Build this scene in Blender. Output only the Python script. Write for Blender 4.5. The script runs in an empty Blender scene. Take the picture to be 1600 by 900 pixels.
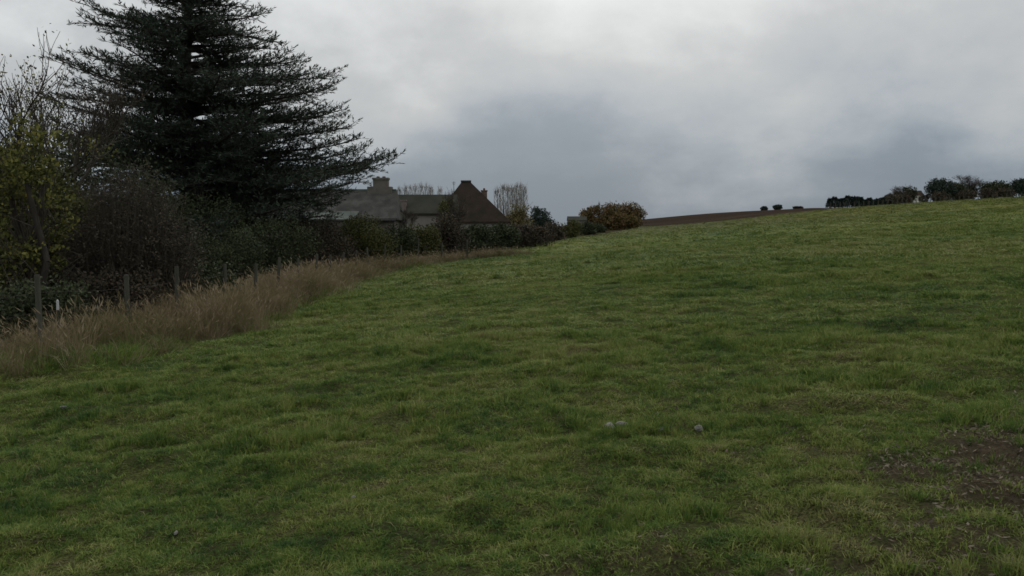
import bpy, math, random
import numpy as np
from mathutils import Vector

# ------------------------------------------------------------------ camera, sky, sun, exposure
scene = bpy.context.scene
W, Hh, F, HOR, CZ = 1600.0, 900.0, 1386.0, 370.0, 1.6
PITCH = math.atan((450.0 - HOR) / F)
cam_d = bpy.data.cameras.new('camera'); cam = bpy.data.objects.new('camera', cam_d)
scene.collection.objects.link(cam); scene.camera = cam
cam.location = (0, 0, CZ); cam.rotation_euler = (math.radians(90) - PITCH, 0, 0)
cam_d.sensor_width = 36.0; cam_d.lens = 36.0 * F / W; cam_d.clip_end = 5000; cam_d.clip_start = 0.05

SUN_AZ, SUN_EL = math.radians(6), math.radians(38)     # azimuth measured from +Y towards +X
SUN_DIR = (math.sin(SUN_AZ) * math.cos(SUN_EL), math.cos(SUN_AZ) * math.cos(SUN_EL), math.sin(SUN_EL))
world = bpy.data.worlds.new('World'); scene.world = world; world.use_nodes = True

def nd(nt, typ, **kw):
    n = nt.nodes.new(typ)
    for k, v in kw.items():
        if k.startswith('i_'): n.inputs[k[2:].replace('_', ' ')].default_value = v
        else: setattr(n, k, v)
    return n
def lk(nt, a, b): nt.links.new(a, b)
def mth(nt, op, a, b=None, c=None, clamp=False):
    n = nt.nodes.new('ShaderNodeMath'); n.operation = op; n.use_clamp = clamp
    for i, v in enumerate((a, b, c)):
        if v is None: continue
        if isinstance(v, (int, float)): n.inputs[i].default_value = v
        else: nt.links.new(v, n.inputs[i])
    return n.outputs[0]
def ramp(nt, fac, stops, interp='LINEAR'):
    n = nt.nodes.new('ShaderNodeValToRGB'); cr = n.color_ramp; cr.interpolation = interp
    while len(cr.elements) < len(stops): cr.elements.new(0.5)
    for e, (p, c) in zip(cr.elements, stops):
        e.position = p; e.color = (*c, 1) if len(c) == 3 else c
    nt.links.new(fac, n.inputs[0]); return n.outputs[0]
def mixc(nt, fac, a, b, mode='MIX'):
    n = nt.nodes.new('ShaderNodeMix'); n.data_type = 'RGBA'; n.blend_type = mode
    for s, v in ((n.inputs[0], fac), (n.inputs[6], a), (n.inputs[7], b)):
        if isinstance(v, (int, float)): s.default_value = v
        elif isinstance(v, tuple): s.default_value = (*v, 1)
        else: nt.links.new(v, s)
    return n.outputs[2]
def noise(nt, vec, scale, detail=4, rough=0.55, dist=0.0):
    n = nt.nodes.new('ShaderNodeTexNoise')
    n.inputs['Scale'].default_value = scale; n.inputs['Detail'].default_value = detail
    n.inputs['Roughness'].default_value = rough; n.inputs['Distortion'].default_value = dist
    if vec is not None: nt.links.new(vec, n.inputs['Vector'])
    return n.outputs[0]

SKY_X, SKY_Z = 5.1, 8.2
def build_world():
    nt = world.node_tree; nt.nodes.clear()
    tc = nd(nt, 'ShaderNodeTexCoord')
    sep = nd(nt, 'ShaderNodeSeparateXYZ'); lk(nt, tc.outputs['Generated'], sep.inputs[0])
    z = mth(nt, 'MAXIMUM', sep.outputs[2], 0.0)
    den = mth(nt, 'ADD', z, 0.16)
    px = mth(nt, 'DIVIDE', sep.outputs[0], den); py = mth(nt, 'DIVIDE', sep.outputs[1], den)
    cv = nd(nt, 'ShaderNodeCombineXYZ'); lk(nt, px, cv.inputs[0]); lk(nt, py, cv.inputs[1])
    cv.inputs[2].default_value = SKY_Z
    n1 = noise(nt, cv.outputs[0], 0.55, 2, 0.45, 0.4)
    n2 = noise(nt, cv.outputs[0], 1.7, 5, 0.5, 0.2)
    mp = nd(nt, 'ShaderNodeMapping'); lk(nt, tc.outputs['Generated'], mp.inputs[0])
    mp.inputs['Location'].default_value = (SKY_X, 0.4, 0.2); mp.inputs['Scale'].default_value = (1, 1, 1.5)
    n3 = noise(nt, mp.outputs[0], 3.4, 8, 0.56, 0.15)
    n4 = noise(nt, mp.outputs[0], 10.0, 6, 0.55, 0.1)
    # thicker, bluer cloud low down, thinner and brighter higher up, all the way round
    e = mth(nt, 'ADD', z, mth(nt, 'MULTIPLY', mth(nt, 'SUBTRACT', n1, 0.5), 0.16))
    e = mth(nt, 'ADD', e, mth(nt, 'MULTIPLY', mth(nt, 'SUBTRACT', n2, 0.5), 0.08))
    e = mth(nt, 'ADD', e, mth(nt, 'MULTIPLY', mth(nt, 'SUBTRACT', n3, 0.5), 0.42))
    e = mth(nt, 'ADD', e, mth(nt, 'MULTIPLY', mth(nt, 'SUBTRACT', n4, 0.5), 0.09))
    col = ramp(nt, e, [(0.0, (0.125, 0.175, 0.235)), (0.055, (0.16, 0.21, 0.27)), (0.10, (0.245, 0.295, 0.35)), (0.15, (0.35, 0.39, 0.43)),
                       (0.21, (0.45, 0.47, 0.485)), (0.275, (0.64, 0.66, 0.67)), (0.34, (0.80, 0.82, 0.825)), (0.48, (0.74, 0.76, 0.78)), (1.0, (0.64, 0.66, 0.69))])
    # thin cloud around the hidden sun
    dt = nd(nt, 'ShaderNodeVectorMath', operation='DOT_PRODUCT'); lk(nt, tc.outputs['Generated'], dt.inputs[0]); dt.inputs[1].default_value = SUN_DIR
    g = mth(nt, 'POWER', mth(nt, 'MAXIMUM', dt.outputs['Value'], 0.0), 9.0)
    col = mixc(nt, mth(nt, 'MULTIPLY', g, 0.55), col, (1.0, 1.0, 0.98))
    sky = nd(nt, 'ShaderNodeTexSky', sky_type='NISHITA', sun_disc=False)
    sky.sun_elevation = SUN_EL; sky.sun_rotation = SUN_AZ; sky.air_density = 1.2; sky.dust_density = 2.0
    c10 = nd(nt, 'ShaderNodeVectorMath', operation='SCALE'); lk(nt, col, c10.inputs[0]); c10.inputs['Scale'].default_value = 10.0
    tot = mixc(nt, 0.96, sky.outputs[0], c10.outputs[0])
    bg = nd(nt, 'ShaderNodeBackground'); bg.inputs['Strength'].default_value = 0.1
    lk(nt, tot, bg.inputs['Color'])
    out = nd(nt, 'ShaderNodeOutputWorld'); lk(nt, bg.outputs[0], out.inputs['Surface'])
build_world()

sun_d = bpy.data.lights.new('sun', 'SUN'); sun_d.energy = 0.7; sun_d.angle = math.radians(30); sun_d.color = (1.0, 0.97, 0.92)
sun = bpy.data.objects.new('sun', sun_d); scene.collection.objects.link(sun)
sun.rotation_euler = Vector(SUN_DIR).to_track_quat('Z', 'Y').to_euler(); sun.location = (0, 0, 60)
scene.render.engine = 'CYCLES'
scene.view_settings.view_transform = 'Standard'; scene.view_settings.look = 'None'
scene.view_settings.exposure = 0.0; scene.view_settings.gamma = 1.0; scene.view_settings.use_curve_mapping = False
scene.cycles.max_bounces = 5; scene.cycles.diffuse_bounces = 2; scene.cycles.glossy_bounces = 1
scene.cycles.transmission_bounces = 2; scene.cycles.filter_width = 1.6
scene.render.resolution_x = 1024; scene.render.resolution_y = 576

rng = np.random.default_rng(11); random.seed(11)
C = scene.collection

# ------------------------------------------------------------------ helpers
def tag(o, label=None, cat=None, group=None, kind=None):
    if label: o['label'] = label
    if cat: o['category'] = cat
    if group: o['group'] = group
    if kind: o['kind'] = kind
    return o
def empty(name, loc, label, cat, group=None, rz=0.0):
    o = bpy.data.objects.new(name, None); C.objects.link(o); o.location = loc; o.rotation_euler = (0, 0, rz)
    o.empty_display_size = 0.3
    return tag(o, label, cat, group)
def np_mesh(name, verts, faces, mat=None, attr=None, smooth=False):
    """verts Nx3; faces: list of int arrays (Nx3 or Nx4)"""
    me = bpy.data.meshes.new(name)
    verts = np.asarray(verts, dtype=np.float32); faces = [np.asarray(f, dtype=np.int32) for f in faces if len(f)]
    loops = np.concatenate([f.ravel() for f in faces]); tot = np.concatenate([np.full(len(f), f.shape[1], np.int32) for f in faces])
    start = np.concatenate([[0], np.cumsum(tot)[:-1]]).astype(np.int32)
    me.vertices.add(len(verts)); me.vertices.foreach_set('co', verts.ravel())
    me.loops.add(len(loops)); me.loops.foreach_set('vertex_index', loops)
    me.polygons.add(len(tot)); me.polygons.foreach_set('loop_start', start); me.polygons.foreach_set('loop_total', tot)
    if smooth: me.polygons.foreach_set('use_smooth', np.ones(len(tot), dtype=bool))
    me.update(calc_edges=True)
    if attr:
        for k, v in attr.items():
            a = me.attributes.new(k, 'FLOAT', 'POINT'); a.data.foreach_set('value', np.asarray(v, np.float32))
    if mat: me.materials.append(mat)
    return me
def obj(name, me, parent=None, loc=(0, 0, 0)):
    o = bpy.data.objects.new(name, me); C.objects.link(o); o.location = loc
    if parent: o.parent = parent
    if name in ('twigs', 'stem', 'stems', 'leaves', 'foliage'): o['kind'] = 'stuff'
    return o

def vnoise(x, y, scale, seed=0):
    x = np.asarray(x, float) / scale + 1000.3; y = np.asarray(y, float) / scale + 2000.7
    xi = np.floor(x).astype(np.int64); yi = np.floor(y).astype(np.int64); fx = x - xi; fy = y - yi
    fx = fx * fx * (3 - 2 * fx); fy = fy * fy * (3 - 2 * fy)
    def h(a, b):
        n = (a * 374761393 + b * 668265263 + seed * 144665) & 0x7fffffff
        n = ((n ^ (n >> 13)) * 1274126177) & 0x7fffffff
        return ((n ^ (n >> 16)) & 0xffff) / 65535.0
    return (h(xi, yi) * (1 - fx) + h(xi + 1, yi) * fx) * (1 - fy) + (h(xi, yi + 1) * (1 - fx) + h(xi + 1, yi + 1) * fx) * fy
def sstep(a, b, x):
    t = np.clip((x - a) / (b - a), 0, 1); return t * t * (3 - 2 * t)

# ------------------------------------------------------------------ terrain
def base_h(x, y):
    x = np.asarray(x, float); y = np.asarray(y, float)
    xl = np.where(x > -6, 0.072 * x, -0.432 + 0.03 * (x + 6)); xl = np.maximum(xl, -2.0)
    xl = np.where(x > 160, 11.52 + 0.02 * (x - 160), xl)
    z = xl + 0.009 * np.clip(y, -30, 205)
    z = z + 0.9 * np.exp(-((x - 75) / 30.0) ** 2) * sstep(40, 180, y)
    z = z - 0.5 * np.exp(-((x - 44) / 17.0) ** 2) * sstep(60, 180, y) * (1 - sstep(210, 260, y))
    u = x / np.maximum(y, 1.0)
    w = 1 - sstep(0.33, 0.42, u)
    z = z + w * 0.017 * np.clip(y - 200, 0, 140) * sstep(-0.05, 0.08, u)
    z = z - 0.035 * np.clip(y - 345, 0, 2000)
    return z
def H(x, y):
    x = np.asarray(x, float); y = np.asarray(y, float)
    r = np.hypot(x, y)
    z = base_h(x, y)
    fade = 1 - sstep(60, 160, r)
    z = z + (vnoise(x, y, 5.0, 3) - 0.5) * 0.16 * fade
    z = z + (vnoise(x, y, 1.3, 5) - 0.5) * 0.055 * fade
    z = z + (vnoise(x, y, 0.2, 6) - 0.5) * 0.05 * (1 - sstep(12, 26, r))
    t = vnoise(x, y, 0.45, 7)
    z = z + sstep(0.45, 0.95, t) * 0.065 * (1 - sstep(25, 60, r))
    return z
def Hs(x, y): return float(H(x, y))
def ray(px, py):
    a = (px - W / 2) / F; b = (Hh / 2 - py) / F
    c, s = math.cos(PITCH), math.sin(PITCH)
    return np.array([a, c + b * s, -s + b * c])
def ground_at(px, py):
    d = ray(px, py); d = d / d[1]; y = 1.0
    while y < 400:
        if CZ + d[2] * y < base_h(d[0] * y, y): break
        y *= 1.01
    return float(d[0] * y), float(y)
def at(px, dist):
    """point on the ground in the direction of image column px, at forward distance dist"""
    x = (px - W / 2) / F * dist
    return x, dist
def zpix(py, dist):
    d = ray(W / 2, py); return CZ + d[2] / d[1] * dist

BND = [ground_at(*p) for p in [(-150, 660), (0, 612), (150, 585), (300, 545), (400, 510), (480, 480), (560, 450), (620, 425), (720, 408), (862, 394)]]
BY = np.array([b[1] for b in BND]); BX = np.array([b[0] for b in BND])
o_ = np.argsort(BY); BY = BY[o_]; BX = BX[o_]
BND2 = [ground_at(*p) for p in [(865, 378), (945, 367), (1003, 357)]]
BY2 = np.array([BY[-1] + 0.5] + [b[1] for b in BND2]); BX2 = np.array([BX[-1] - 2.5] + [b[0] for b in BND2])
o_ = np.argsort(BY2); BY2 = BY2[o_]; BX2 = BX2[o_]
def bx(y):
    """x of the pasture's left edge at forward distance y"""
    y = np.asarray(y, float)
    return np.where(y <= BY[-1], np.interp(y, BY, BX), np.interp(y, BY2, BX2))
EDGE_Y = 200.0

def mud(x, y):
    n = 0.42 * vnoise(x, y, 0.9, 21) + 0.33 * vnoise(x, y, 0.28, 22) + 0.25 * vnoise(x, y, 0.1, 23)
    g = (x - 1.95) * 0.9 - (y - 4.6) * 0.62
    m = 0.9 * sstep(-0.1, 0.5, g * 0.75 + (n - 0.5) * 1.5)
    near = 1 - sstep(4.5, 10.5, y + 0.25 * np.abs(x))
    return np.maximum(m * (1 - sstep(6.0, 7.8, y)), sstep(0.66, 0.80, n) * near * 0.55)

# ------------------------------------------------------------------ materials
def new_mat(name):
    m = bpy.data.materials.new(name); m.use_nodes = True; nt = m.node_tree; nt.nodes.clear()
    bs = nd(nt, 'ShaderNodeBsdfPrincipled'); out = nd(nt, 'ShaderNodeOutputMaterial'); lk(nt, bs.outputs[0], out.inputs[0])
    bs.inputs['Roughness'].default_value = 0.85; bs.inputs['Specular IOR Level'].default_value = 0.15
    return m, nt, bs
def mat_mix(name, cols, scale, rough=0.85, detail=5, bump=0.0, bscale=None, spec=0.15, stretch=(1, 1, 1)):
    m, nt, bs = new_mat(name)
    g = nd(nt, 'ShaderNodeNewGeometry')
    mp = nd(nt, 'ShaderNodeMapping'); lk(nt, g.outputs['Position'], mp.inputs[0]); mp.inputs['Scale'].default_value = stretch
    f = noise(nt, mp.outputs[0], scale, detail, 0.6)
    n = len(cols); c = ramp(nt, f, [(0.3 + 0.4 * i / max(1, n - 1), cols[i]) for i in range(n)])
    lk(nt, c, bs.inputs['Base Color']); bs.inputs['Roughness'].default_value = rough; bs.inputs['Specular IOR Level'].default_value = spec
    if bump:
        b = nd(nt, 'ShaderNodeBump'); b.inputs['Strength'].default_value = bump; b.inputs['Distance'].default_value = 0.05
        lk(nt, noise(nt, mp.outputs[0], bscale or scale * 4, 4, 0.6), b.inputs['Height']); lk(nt, b.outputs[0], bs.inputs['Normal'])
    return m
def mat_leaf(name, cols, transl=0.0, pscale=1.2, pw=0.7, aw=0.65):
    """foliage: colour per leaf from the 'c' attribute, shifted in patches"""
    m, nt, bs = new_mat(name)
    a = nd(nt, 'ShaderNodeAttribute', attribute_name='c')
    g = nd(nt, 'ShaderNodeNewGeometry'); f = noise(nt, g.outputs['Position'], pscale, 3)
    v = mth(nt, 'ADD', mth(nt, 'MULTIPLY', a.outputs['Fac'], aw), mth(nt, 'MULTIPLY', mth(nt, 'SUBTRACT', f, 0.25), pw), clamp=True)
    n = len(cols); c = ramp(nt, v, [(0.1 + 0.8 * i / max(1, n - 1), cols[i]) for i in range(n)])
    lk(nt, c, bs.inputs['Base Color']); bs.inputs['Roughness'].default_value = 0.7; bs.inputs['Specular IOR Level'].default_value = 0.12
    if transl:
        tr = nd(nt, 'ShaderNodeBsdfTranslucent'); lk(nt, c, tr.inputs['Color'])
        mx = nd(nt, 'ShaderNodeMixShader'); mx.inputs[0].default_value = transl
        lk(nt, bs.outputs[0], mx.inputs[1]); lk(nt, tr.outputs[0], mx.inputs[2])
        lk(nt, mx.outputs[0], [x for x in nt.nodes if x.type == 'OUTPUT_MATERIAL'][0].inputs[0])
    return m

def pasture_colour(nt, pos):
    """colour of the sward: yellowish, mid and bluish green in patches of several sizes"""
    n1 = noise(nt, pos, 0.11, 4, 0.6, 0.4); n2 = noise(nt, pos, 0.75, 4, 0.6, 0.5); n3 = noise(nt, pos, 3.5, 3, 0.6)
    n4 = noise(nt, pos, 11.0, 3, 0.6)
    f = mth(nt, 'ADD', mth(nt, 'ADD', mth(nt, 'MULTIPLY', n1, 0.24), mth(nt, 'MULTIPLY', n4, 0.28)), mth(nt, 'ADD', mth(nt, 'MULTIPLY', n2, 0.24), mth(nt, 'MULTIPLY', n3, 0.24)))
    col = ramp(nt, f, [(0.40, (0.042, 0.088, 0.026)), (0.455, (0.098, 0.155, 0.036)), (0.505, (0.160, 0.212, 0.050)), (0.55, (0.225, 0.252, 0.075)), (0.60, (0.27, 0.245, 0.115))])
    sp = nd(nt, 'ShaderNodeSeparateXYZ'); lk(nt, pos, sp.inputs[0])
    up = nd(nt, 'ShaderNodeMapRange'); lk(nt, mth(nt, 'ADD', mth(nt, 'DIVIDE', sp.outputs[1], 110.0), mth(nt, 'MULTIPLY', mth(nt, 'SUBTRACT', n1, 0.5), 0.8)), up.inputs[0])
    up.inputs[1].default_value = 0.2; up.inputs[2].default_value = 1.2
    return mixc(nt, mth(nt, 'MULTIPLY', up.outputs[0], 0.85), col, mixc(nt, 1.0, col, (0.76, 0.64, 0.62), 'MULTIPLY'))  # far sward: missing self-shadow put into the colour, plus a browner olive tint

def make_ground_mat():
    m, nt, bs = new_mat('pasture')
    g = nd(nt, 'ShaderNodeNewGeometry'); pos = g.outputs['Position']
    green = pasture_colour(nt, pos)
    soil = ramp(nt, noise(nt, pos, 26.0, 8, 0.75), [(0.3, (0.045, 0.034, 0.024)), (0.5, (0.085, 0.064, 0.045)), (0.7, (0.16, 0.125, 0.09))])
    a = nd(nt, 'ShaderNodeAttribute', attribute_name='mud')
    fine = noise(nt, pos, 16.0, 4, 0.6)
    thin = ramp(nt, fine, [(0.40, (0.0,) * 3), (0.66, (1.0,) * 3)])
    # near the camera the sheet is the soil and thatch under the blades; with distance the eye sees only the sward
    far = nd(nt, 'ShaderNodeAttribute', attribute_name='far')
    thatch = mixc(nt, ramp(nt, noise(nt, pos, 55.0, 4, 0.7), [(0.38, (1.0,) * 3), (0.62, (0.25,) * 3)]), green, (0.030, 0.028, 0.014))
    near = mixc(nt, mth(nt, 'MULTIPLY', thin, 0.45), thatch, soil)
    c = mixc(nt, far.outputs['Fac'], near, green)
    c = mixc(nt, a.outputs['Fac'], c, soil)
    lk(nt, c, bs.inputs['Base Color']); bs.inputs['Roughness'].default_value = 0.95; bs.inputs['Specular IOR Level'].default_value = 0.0
    b = nd(nt, 'ShaderNodeBump'); b.inputs['Strength'].default_value = 0.9; b.inputs['Distance'].default_value = 0.06
    lk(nt, noise(nt, pos, 24.0, 8, 0.75), b.inputs['Height']); lk(nt, b.outputs[0], bs.inputs['Normal'])
    return m
def make_grass_mat():
    m, nt, bs = new_mat('grass_blade')
    g = nd(nt, 'ShaderNodeNewGeometry')
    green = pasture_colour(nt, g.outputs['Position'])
    a = nd(nt, 'ShaderNodeAttribute', attribute_name='c')
    c = mixc(nt, 1.0, green, ramp(nt, a.outputs['Fac'], [(0.0, (0.62, 0.7, 0.7)), (0.5, (0.95, 1.0, 0.9)), (1.0, (1.45, 1.35, 1.3))]), 'MULTIPLY')
    c = mixc(nt, ramp(nt, a.outputs['Fac'], [(0.93, (0.0,) * 3), (0.945, (0.8,) * 3)]), c, (0.24, 0.20, 0.10))
    lk(nt, c, bs.inputs['Base Color']); bs.inputs['Roughness'].default_value = 0.6; bs.inputs['Specular IOR Level'].default_value = 0.08
    tr = nd(nt, 'ShaderNodeBsdfTranslucent'); lk(nt, c, tr.inputs['Color'])
    mx = nd(nt, 'ShaderNodeMixShader'); mx.inputs[0].default_value = 0.25
    lk(nt, bs.outputs[0], mx.inputs[1]); lk(nt, tr.outputs[0], mx.inputs[2])
    lk(nt, mx.outputs[0], [x for x in nt.nodes if x.type == 'OUTPUT_MATERIAL'][0].inputs[0])
    return m

M = dict(
    pasture=make_ground_mat(), grass=make_grass_mat(),
    plough=mat_mix('ploughed_soil', [(0.030, 0.023, 0.019), (0.043, 0.032, 0.025), (0.066, 0.048, 0.034)], 0.05, bump=0.5, bscale=0.4, spec=0.0, rough=1.0, stretch=(1, 4, 1)),
    litter_soil=mat_mix('hedge_bottom', [(0.025, 0.02, 0.014), (0.05, 0.04, 0.025), (0.05, 0.06, 0.022)], 1.2, bump=0.6, spec=0.0),
    bark=mat_mix('bark', [(0.03, 0.025, 0.02), (0.07, 0.06, 0.05)], 6, bump=0.6, stretch=(1, 1, 0.3)),
    bark_grey=mat_mix('grey_bark', [(0.05, 0.045, 0.042), (0.10, 0.09, 0.085)], 4, stretch=(1, 1, 0.3)),
    twig_brown=mat_mix('brown_twigs', [(0.050, 0.043, 0.033), (0.085, 0.073, 0.055)], 2.0),
    twig_pale=mat_mix('pale_poplar_twigs', [(0.26, 0.26, 0.23), (0.36, 0.34, 0.30)], 1.0),
    cedar=mat_leaf('cedar_needles', [(0.040, 0.054, 0.042), (0.065, 0.082, 0.062), (0.09, 0.105, 0.072)], 0.15),
    conifer=mat_leaf('conifer_needles', [(0.028, 0.042, 0.034), (0.05, 0.068, 0.05)]),
    darkleaf=mat_leaf('dark_evergreen_leaves', [(0.028, 0.038, 0.020), (0.046, 0.058, 0.028), (0.07, 0.08, 0.034)]),
    oliveleaf=mat_leaf('olive_leaves', [(0.045, 0.05, 0.018), (0.075, 0.08, 0.026), (0.11, 0.105, 0.036)], 0.15),
    brownleaf=mat_leaf('brown_thicket_leaves', [(0.045, 0.038, 0.030), (0.07, 0.056, 0.04), (0.085, 0.074, 0.042)], 0.1),
    yellowleaf=mat_leaf('yellowing_leaves', [(0.035, 0.04, 0.015), (0.08, 0.085, 0.025), (0.16, 0.165, 0.045), (0.28, 0.26, 0.07)], 0.3, 2.0),
    autumnleaf=mat_leaf('autumn_leaves', [(0.085, 0.05, 0.032), (0.13, 0.075, 0.034), (0.15, 0.115, 0.04), (0.09, 0.095, 0.034)], 0.1, 0.25),
    goldleaf=mat_leaf('gold_leaves', [(0.11, 0.10, 0.04), (0.17, 0.14, 0.06)], 0.15),
    drygrass=mat_leaf('dry_tall_grass', [(0.085, 0.095, 0.034), (0.14, 0.13, 0.055), (0.185, 0.148, 0.080), (0.24, 0.185, 0.115), (0.34, 0.28, 0.185)], 0.25, 0.7, 1.15, 0.42),
    post=mat_mix('weathered_post', [(0.05, 0.05, 0.038), (0.095, 0.09, 0.07)], 8, bump=0.5, stretch=(1, 1, 0.15)),
    wire=mat_mix('rusty_wire', [(0.05, 0.04, 0.036), (0.08, 0.065, 0.055)], 20, rough=0.7, spec=0.2),
    slate=mat_mix('grey_slate', [(0.045, 0.045, 0.042), (0.075, 0.072, 0.064), (0.115, 0.115, 0.10)], 0.9, bump=0.3, bscale=3, spec=0.05),
    slate_green=mat_mix('mossy_slate', [(0.085, 0.10, 0.088), (0.125, 0.14, 0.125)], 0.8, bump=0.3, spec=0.05),
    darkroof=mat_mix('dark_tiles', [(0.035, 0.037, 0.03), (0.055, 0.055, 0.042)], 0.8, bump=0.3, spec=0.04),
    brownroof=mat_mix('brown_tiles', [(0.030, 0.028, 0.020), (0.042, 0.032, 0.025), (0.062, 0.043, 0.034)], 0.9, bump=0.3, spec=0.04),
    stone=mat_mix('stone_wall', [(0.10, 0.095, 0.08), (0.165, 0.15, 0.125)], 1.5, bump=0.5, bscale=5),
    render=mat_mix('rendered_wall', [(0.20, 0.19, 0.17), (0.27, 0.25, 0.22)], 0.8),
    brick=mat_mix('brick', [(0.10, 0.075, 0.06), (0.17, 0.125, 0.10)], 4, bump=0.4),
    pinkbrick=mat_mix('pink_brick', [(0.15, 0.12, 0.105), (0.22, 0.18, 0.16)], 4),
    pot=mat_mix('chimney_pot', [(0.09, 0.055, 0.04), (0.13, 0.085, 0.06)], 5),
    glass=mat_mix('window_glass', [(0.02, 0.022, 0.025), (0.03, 0.033, 0.036)], 1, rough=0.15, spec=0.5),
    wood=mat_mix('painted_timber', [(0.16, 0.16, 0.15), (0.22, 0.22, 0.2)], 2),
    metal=mat_mix('dull_metal', [(0.06, 0.06, 0.06), (0.10, 0.10, 0.10)], 3, rough=0.5),
    white=mat_mix('white_paint', [(0.42, 0.42, 0.42), (0.55, 0.55, 0.55)], 4),
    whitewall=mat_mix('pale_wall', [(0.55, 0.52, 0.50), (0.68, 0.65, 0.62)], 1),
    flint=mat_mix('pale_flint', [(0.17, 0.16, 0.14), (0.33, 0.32, 0.285)], 18, bump=0.6),
    deadleaf=mat_leaf('fallen_leaves', [(0.05, 0.036, 0.026), (0.085, 0.064, 0.044), (0.13, 0.105, 0.07), (0.22, 0.185, 0.13)], 0.1, 3.0),
)

# ------------------------------------------------------------------ ground sheets
def build_ground():
    NA = 760
    fr = np.linspace(-math.radians(42), math.radians(42), 620)           # dense where the photograph looks
    bk = np.linspace(math.radians(42), 2 * math.pi - math.radians(42), 142)[1:-1]
    az = np.concatenate([fr, bk]); NA = len(az)
    rr = np.concatenate([[0.6], np.geomspace(1.0, 60, 210), np.geomspace(62, 1800, 90)]); NR = len(rr)
    A, R = np.meshgrid(az, rr); X = R * np.sin(A); Y = R * np.cos(A); Z = H(X, Y)
    V = np.stack([X.ravel(), Y.ravel(), Z.ravel()], 1)
    i = np.arange(NR - 1)[:, None]; j = np.arange(NA)[None, :]; j2 = (j + 1) % NA
    Fq = np.stack([i * NA + j, i * NA + j2, (i + 1) * NA + j2, (i + 1) * NA + j], -1).reshape(-1, 4)
    Fq = Fq[:, ::-1]
    fc = V[Fq].mean(1); fx, fy = fc[:, 0], fc[:, 1]
    u = fx / np.maximum(fy, 1.0)
    ploughed = (fy > EDGE_Y) & (fx > 6) & (u < 0.375)
    garden = (~ploughed) & (fx < bx(np.clip(fy, BY[0], 210)) ) & (fy > -40) & (fy < 260)
    past = ~(ploughed | garden)
    cen = len(V)
    md = mud(V[:, 0], V[:, 1]); fa = sstep(25, 70, np.hypot(V[:, 0], V[:, 1]))
    for name, msk, mat in (('pasture', past, M['pasture']), ('ploughed_field', ploughed, M['plough']), ('garden_ground', garden, M['litter_soil'])):
        f = Fq[msk]; ids, inv = np.unique(f, return_inverse=True); inv = inv.reshape(-1, 4); v = V[ids]
        fl = [inv]
        m_, f_ = md[ids], fa[ids]
        if name == 'pasture':                                            # close the hole under the camera
            ring = np.searchsorted(ids, np.arange(NA)); k = len(v)
            v = np.vstack([v, [[0, 0, Hs(0, 0)]]]); m_ = np.append(m_, 0); f_ = np.append(f_, 0)
            fl.append(np.stack([np.full(NA, k), np.roll(ring, -1), ring], 1))
        o = obj(name, np_mesh(name, v, fl, mat, {'mud': m_, 'far': f_}, smooth=True))
        tag(o, {'pasture': 'green grazed pasture sloping up to the right', 'ploughed_field': 'brown ploughed field beyond the pasture',
                'garden_ground': 'shaded bare ground under the hedge and cedar'}[name], None, kind='structure')
build_ground()

# ------------------------------------------------------------------ geometry collectors
class Leaves:
    """many small leaf faces"""
    def __init__(s): s.c, s.d, s.n, s.l, s.w = [], [], [], [], []
    def add(s, c, d, n, l, w):
        s.c.append(c); s.d.append(d); s.n.append(n); s.l.append(l); s.w.append(w)
    def cloud(s, cen, rad, count, l, w, up=0.0, squash=1.0, shell=False):
        p = rng.normal(size=(count, 3)); 
        p /= np.linalg.norm(p, axis=1)[:, None] + 1e-9
        r = rng.random(count) ** (0.34 if not shell else 0.15)
        p = p * r[:, None] * np.array([rad, rad, rad * squash])
        d = rng.normal(size=(count, 3)); d[:, 2] += up; n = rng.normal(size=(count, 3))
        s.add(p + cen, d, n, l * rng.uniform(0.6, 1.3, count), w * rng.uniform(0.6, 1.3, count))
    def mesh(s, name, mat):
        c = np.concatenate(s.c); d = np.concatenate(s.d); n = np.concatenate(s.n)
        l = np.concatenate(s.l)[:, None]; w = np.concatenate(s.w)[:, None]
        d = d / (np.linalg.norm(d, axis=1)[:, None] + 1e-9)
        b = np.cross(d, n); b /= np.linalg.norm(b, axis=1)[:, None] + 1e-9
        V = np.stack([c, c + d * l * 0.5 + b * w * 0.5, c + d * l, c + d * l * 0.45 - b * w * 0.5], 1).reshape(-1, 3)
        Fq = np.arange(len(V)).reshape(-1, 4)
        col = np.repeat(rng.random(len(c)), 4)
        return np_mesh(name, V, [Fq], mat, {'c': col})
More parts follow.
